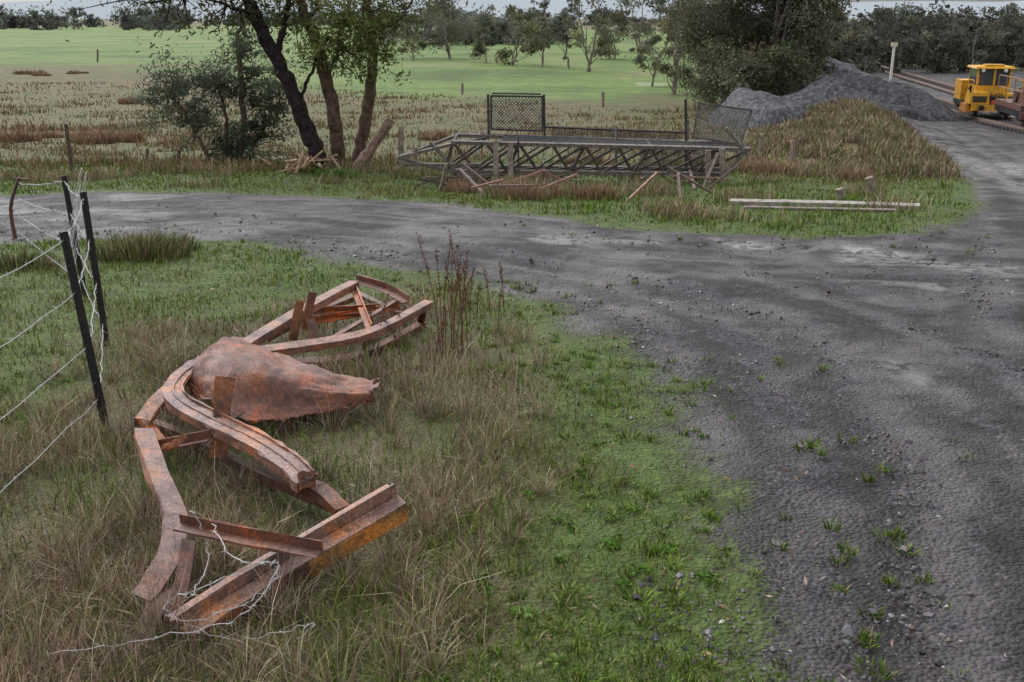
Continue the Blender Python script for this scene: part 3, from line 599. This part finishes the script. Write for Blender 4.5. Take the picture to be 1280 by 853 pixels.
for bx,by in((366,425),(382,412)):
    def up2(m):
        b0=G(bx,by,.2);rect(m,np.array([b0,b0+[.03,.02,.15],b0+[.06,.05,.28]]),(.5,-1,0),-.032,.032,0,.010,RO*.75,jit=.003)
    piece('far_frame_upright',up2)
mb=MB()
for l in([(260,650,.3),(300,700,.35),(345,705,.3),(330,740,.2),(250,775,.12),(205,760,.15),(260,730,.3),(345,700,.32)],[(210,770,.1),(300,800,.05),(390,780,.1),(370,800,.05)],[(60,818,.15),(180,800,.12),(300,770,.2),(345,715,.3)],[(240,640,.35),(262,690,.2),(240,745,.2)]):
    p=path(l,8);p[1:-1]+=rng.normal(0,.006,(len(p)-2,3));tube(mb,p,.0022,4,(.42,.40,.42))
    for q_ in p[::3]:
        for _ in range(2): v=unit(rng.normal(0,1,3))*.014;tube(mb,[q_-v,q_+v],.0014,3,(.45,.45,.45))
mb.build('barbed_wire_tangle',M_wire)
# ---------------------------------------------------------------- signal gantry on the ground
root2=bpy.data.objects.new('fallen_signal_gantry',None);bpy.context.scene.collection.objects.link(root2)
YN=22.6
def g3(px,py,dy=0): return PY(px,py,YN+dy)
ST=np.array([.070,.055,.050]);GS=np.array([.16,.135,.125])
mb=MB()
def bar(a,b_,w=.05,col=ST): rect(mb,np.array([a,(a+b_)/2,b_]),(0,-.3,1),-w/2,w/2,-w/2,w/2,col)
def L3(a,b_,t): return a+(b_-a)*t
nb0,nb1=g3(556,214),g3(908,218);nt0,nt1=g3(566,178),g3(938,187)
ft0,ft1=g3(572,169,.8),g3(925,180,.8);fb0,fb1=nb0+[0,.8,0],nb1+[0,.8,0]
for a,b_ in((nb0,nb1),(nt0,nt1),(ft0,ft1),(fb0,fb1)): bar(a,b_,.075,GS)
K=9
for i in range(K):
    t0,t1=i/K,(i+1)/K
    bar(L3(nb0,nb1,t0),L3(nt0,nt1,t1),.045);bar(L3(nt0,nt1,t0)+[0,.02,0],L3(nb0,nb1,t1)+[0,.02,0],.045)
    bar(L3(fb0,fb1,t0),L3(ft0,ft1,t1),.035);bar(L3(nt0,nt1,t0)+[0,0,-.03],L3(ft0,ft1,t1)+[0,0,-.03],.035);bar(L3(nb0,nb1,t0),L3(fb0,fb1,t1),.035)
    if i%2==0: bar(L3(nb0,nb1,t0),L3(nt0,nt1,t0),.05)
for i in range(0,K+1,3): bar(L3(nt0,nt1,i/K),L3(ft0,ft1,i/K),.05)
for a,b_ in(((498,197),(566,180)),((498,197),(560,214)),((538,178),(580,226)),((520,185),(520,212)),((505,206),(600,206)),((930,190),(895,232)),((908,160),(935,195))):
    bar(g3(*a),g3(*b_),.06,GS)
bar(g3(498,197,.6),ft0,.06,GS)
mb.build('truss',M_steel,parent=root2)
mb=MB()
for px,t_,b_ in((620,176,226),(638,178,226),(885,188,246),(903,186,243)):
    B=g3(px,b_,-.18);T=g3(px,t_,-.18);rect(mb,np.array([B,(B+T)/2,T]),(0,-1,0),-.055,.055,-.04,.04,(.24,.20,.18))
mb.build('post_stubs',M_wood,parent=root2)
def mesh_panel(m,A,B,C,D,sp=.07,r=.006,col=(.07,.07,.075)):
    A,B,C,D=map(np.array,(A,B,C,D));w=np.linalg.norm(B-A);h=np.linalg.norm(D-A);P2=lambda u,v:A+(B-A)*u+(D-A)*v+(C-B-D+A)*u*v
    s=sp/w;k=h/w
    for sgn in(1,-1):
        u=-k
        while u<1+k:
            u0,v0,u1,v1=u,0,u+sgn*k,1
            ta=(0-u0)/(u1-u0);tb=(1-u0)/(u1-u0);lo,hi=max(0,min(ta,tb)),min(1,max(ta,tb))
            if hi>lo+.01: tube(m,[P2(u0+(u1-u0)*lo,lo),P2(u0+(u1-u0)*hi,hi)],r,3,col)
            u+=s
mb=MB();DY=.8;BKc=(.05,.045,.045)
A,B,C,D=g3(614,162,DY),g3(678,164,DY),g3(678,121,DY),g3(614,120,DY)
mesh_panel(mb,A,B,C,D)
for p_,q_ in((A,B),(B,C),(C,D),(D,A)): tube(mb,[p_,q_],.022,5,BKc)
A2,B2,C2,D2=[v+np.array([0,.75,0]) for v in(A,B,C,D)];mesh_panel(mb,A,A2,D2,D);tube(mb,[D,D2],.02,5,BKc);tube(mb,[C,C2],.02,5,BKc);tube(mb,[D2,C2],.02,5,BKc)
tube(mb,[g3(610,118,DY),g3(611,170,DY)],.03,5,BKc);tube(mb,[g3(680,118,DY),g3(681,172,DY)],.025,5,BKc)
A,B,C,D=g3(866,172,DY),g3(926,180,DY),g3(940,138,DY),g3(874,129,DY);mesh_panel(mb,A,B,C,D,.065,.009,(.19,.185,.18))
for p_,q_ in((A,B),(B,C),(C,D),(D,A)): tube(mb,[p_,q_],.02,5,(.10,.09,.09))
mesh_panel(mb,g3(690,178,DY),g3(850,184,DY),g3(850,165,DY),g3(690,160,DY),.06);mesh_panel(mb,nt0+[1,0.02,.02],nt1+[-.4,0.02,.02],ft1+[-.4,0,.02],ft0+[1,0,.02],.06)
mesh_panel(mb,g3(800,216,DY),g3(900,218,DY),g3(900,184,DY),g3(800,182,DY),.05)
tube(mb,[g3(680,159,DY),g3(855,166,DY)],.028,5,BKc);tube(mb,[g3(600,168,DY),g3(690,172,DY)],.02,5,BKc)
tube(mb,[g3(857,124,DY),g3(858,212,DY)],.035,6,BKc);tube(mb,[g3(770,160,DY),g3(770,212,0)],.03,6,BKc)
tube(mb,[g3(648,172,-.1),g3(648,208,-.1)],.02,5,BKc)
mb.build('walkway_cage',M_steel,parent=root2)
mb=MB()
A=G(912,250,.08);B=G(1150,256,.08);rect(mb,np.array([A,(A+B)/2+[0,0,.01],B]),(0,-.2,1),-.07,.07,-.08,0,(.30,.27,.25))
A=G(930,258,.05);B=G(1120,262,.05);rect(mb,np.array([A,(A+B)/2,B]),(0,-.1,1),-.05,.05,-.08,0,(.2,.16,.15));mb.build('fallen_timber_beam',M_wood)
mb=MB()
for i in range(34):
    a=G(rng.uniform(500,900),rng.uniform(212,236),.04+rng.uniform(0,.2));d=unit(np.array([rng.normal(0,1),rng.normal(0,.5),rng.normal(0,.2)]))*rng.uniform(.2,.8);rect(mb,np.array([a-d,a,a+d]),(0,0,1),-.025,.025,-.02,.02,cols(1,[(.22,.12,.09),(.2,.16,.14),(.10,.07,.06)],[1,1,1])[0])
mb.build('scrap_steel',M_steel)
# ---------------------------------------------------------------- railway
tA=np.array([24.0,55.]);tB=np.array([35.5,118.]);td=unit(tB-tA);tn=np.array([td[1],-td[0]])
mb=MB();sl=MB()
for off_ in(0,4.2,-4.4):
    c0=tA+tn*off_
    s=np.arange(-34,95,1.5) if off_>=0 else np.arange(34,95,1.5)
    cen=c0+td*s[:,None]
    for g_ in(-.8,.8):
        xy=cen+tn*g_;z=H0(xy[:,0],xy[:,1])+.20;rect(mb,np.column_stack([xy,z]),(0,0,1),-.035,.035,-.14,0,(.20,.14,.12))
    s2=np.arange(s[0],s[-1],.65)
    for q_ in s2:
        c=c0+td*q_;z=float(H0(*c))+.07;a=np.array([*(c-tn*1.25),z]);b_=np.array([*(c+tn*1.25),z]);rect(sl,np.array([a,b_]),(0,0,1),-.11,.11,-.1,0,(.07,.06,.06))
rr=bpy.data.objects.new('railway_track',None);bpy.context.scene.collection.objects.link(rr)
mb.build('rails',M_steel,parent=rr);sl.build('sleepers',M_wood,parent=rr)
def localbox(m,O,ax,ay,lo,hi,col,mi=0,tap=1.):
    t=MB();box(t,lo,hi,col,mi,tap);v=t.v[0];w=O[None]+v[:,0:1]*ax+v[:,1:2]*ay+v[:,2:3]*np.array([0,0,1.]);m.add(w,t.t[0],col,mi)
def lp(O,ax,ay,p): return O+p[0]*ax+p[1]*ay+p[2]*np.array([0,0,1.])
YL=(.60,.31,.025);OR=(.42,.17,.03);BK=(.02,.02,.022);WH=(.6,.6,.58)
def vehicle(name,along,body,kind):
    c=tA+td*along;O=np.array([*c,float(H0(*c))+.22]);ay=np.array([*td,0]);ax=np.array([*tn,0])
    R=bpy.data.objects.new(name,None);bpy.context.scene.collection.objects.link(R)
    m=MB();B_=lambda lo,hi,col,mi=0,tap=1.:localbox(m,O,ax,ay,lo,hi,col,mi,tap)
    B_((-1.1,-.17,.35),(1.1,4.6,.62),BK);B_((-1.2,-.3,.30),(1.2,-.18,.60),body)
    for v in(.6,3.8):
        for u in(-.8,.8):
            a=lp(O,ax,ay,(u-.06,v,.36));b_=lp(O,ax,ay,(u+.06,v,.36));tube(m,[a,b_],.36,16,(.06,.045,.04))
            B_((u-.14+np.sign(u)*.16,v-.25,.2),(u+.14+np.sign(u)*.16,v+.25,.5),BK)
    for u in(-.75,.75): a=lp(O,ax,ay,(u,-.32,.45));b_=lp(O,ax,ay,(u,-.5,.45));tube(m,[a,b_],.14,10,BK)
    if kind==0:
        B_((-1.28,-.15,.62),(-.35,1.0,1.18),body,0,.9);B_((.35,-.1,.62),(1.28,.9,1.12),body,0,.9);B_((-.35,0,.62),(.35,1.,.95),BK)
        B_((-1.15,-.18,.7),(-.5,-.155,1.0),(.05,.04,.03));B_((.5,-.13,.7),(1.1,-.105,1.0),(.05,.04,.03))
        B_((-.82,.95,1.0),(.78,2.8,1.45),body)
        for u in(-.82,-.04,.70): 
            for v in(.95,2.7): B_((u,v,1.45),(u+.09,v+.1,2.28),body)
        B_((-.74,.99,1.47),(.72,1.03,2.26),(.05,.06,.07),1);B_((-.80,1.05,1.47),(-.77,2.7,2.26),(.03,.04,.05),1);B_((.74,1.05,1.47),(.77,2.7,2.26),(.03,.04,.05),1)
        B_((-.74,2.74,1.47),(.72,2.77,2.26),(.12,.14,.16),1)
        B_((-.95,.75,2.28),(.92,2.95,2.38),body,0,.93);B_((-.5,.9,2.381),(.4,1.6,2.48),body)
        B_((-1.1,2.95,.62),(1.1,4.5,1.6),body);B_((.85,3.4,1.6),(.95,3.5,2.1),BK)
        for u in(-.6,.45): a=lp(O,ax,ay,(u,.72,2.2));b_=lp(O,ax,ay,(u,.8,2.2));tube(m,[a,b_],.09,10,WH)
        for u in(-1.15,1.12):
            tube(m,[lp(O,ax,ay,(u,-.05,1.2)),lp(O,ax,ay,(u,-.05,1.75)),lp(O,ax,ay,(u,1.,1.75))],.022,5,YL)
            tube(m,[lp(O,ax,ay,(u,.3,.6)),lp(O,ax,ay,(u*1.1,.0,1.5)),lp(O,ax,ay,(u*1.05,.6,1.3))],.05,6,BK)
        for u in(-.3,0,.3): tube(m,[lp(O,ax,ay,(u,-.2,.65)),lp(O,ax,ay,(u,-.25,1.0)),lp(O,ax,ay,(u*.6,.5,1.1))],.025,5,BK)
        B_((.95,.0,.15),(1.35,1.6,.6),OR,0,.8);B_((-1.4,.1,.2),(-1.05,1.6,.58),OR,0,.8)
        B_((-.3,-.12,.623),(.25,.02,.8),(.5,.08,.03))
    else:
        B_((-1.15,0,.621),(1.15,4.4,.85),body);B_((-.9,.4,.851),(-.3,1.6,1.4),(.10,.05,.04),0,.8);B_((.2,1.0,.851),(1.0,3.4,1.3),OR,0,.85)
        tube(m,[lp(O,ax,ay,(-.9,2.2,1.1)),lp(O,ax,ay,(.1,2.2,1.1))],.3,12,(.09,.05,.04))
        for v in(.1,1.5,2.9,4.3):
            for u in(-1.1,1.1): tube(m,[lp(O,ax,ay,(u,v,.8)),lp(O,ax,ay,(u,v,1.9))],.025,5,(.22,.12,.07))
        for u in(-1.1,1.1):
            for zz_ in(1.4,1.9): tube(m,[lp(O,ax,ay,(u,.1,zz_)),lp(O,ax,ay,(u,4.3,zz_))],.025,5,(.22,.12,.07))
        tube(m,[lp(O,ax,ay,(-.9,.3,.9)),lp(O,ax,ay,(-.7,1.5,2.2)),lp(O,ax,ay,(.2,3.4,1.5))],.07,6,(.15,.08,.05))
    m.build(name+'_body',[M_paint,M_glass],parent=R)
vehicle('railway_track_machine',-.5,YL,0);vehicle('rail_wagon',-9.5,(.10,.05,.04),1)
B=G(1113,100);T=PY(1118,57,B[1]);mb=MB();tube(mb,[B-[0,0,.2],T],.13,8,(.6,.57,.52));rect(mb,np.array([T-[0,0,.1],T+[.0,0,.25]]),(0,-1,0),-.28,.28,-.08,.08,(.6,.55,.4));mb.build('signal_post',M_paint)
B=G(145,36);T=PY(144,10,B[1]);mb=MB();tube(mb,[B,T],.25,6,(.5,.48,.45));mb.build('power_pole',M_wood)
# ---------------------------------------------------------------- light, camera
sc=bpy.context.scene;w=bpy.data.worlds.new('World');sc.world=w;w.use_nodes=True;nt=w.node_tree;bg=nt.nodes['Background']
sky=nt.nodes.new('ShaderNodeTexSky');sky.sky_type='NISHITA';sky.sun_disc=False;sky.sun_elevation=math.radians(48);sky.sun_rotation=math.radians(-40);sky.dust_density=4;sky.air_density=1.5
hs=nt.nodes.new('ShaderNodeHueSaturation');hs.inputs['Saturation'].default_value=.04;hs.inputs['Value'].default_value=1.72
nt.links.new(sky.outputs[0],hs.inputs['Color']);nt.links.new(hs.outputs[0],bg.inputs['Color']);bg.inputs['Strength'].default_value=.15
sl_=bpy.data.lights.new('sun','SUN');sl_.energy=.6;sl_.angle=math.radians(45);sl_.color=(1,.98,.95);so=bpy.data.objects.new('sun',sl_);sc.collection.objects.link(so)
az=math.radians(-40);el=math.radians(48);dv=Vector((math.sin(az)*math.cos(el),math.cos(az)*math.cos(el),math.sin(el)));so.rotation_euler=dv.to_track_quat('Z','Y').to_euler()
cd=bpy.data.cameras.new('camera');cd.lens=38;cd.sensor_width=36;cd.clip_end=9000;cd.clip_start=.1;co=bpy.data.objects.new('camera',cd);sc.collection.objects.link(co);co.location=(0,0,CZ);co.rotation_euler=(math.pi/2-P,0,0);sc.camera=co
sc.view_settings.view_transform='Standard';sc.view_settings.look='None';sc.view_settings.exposure=0
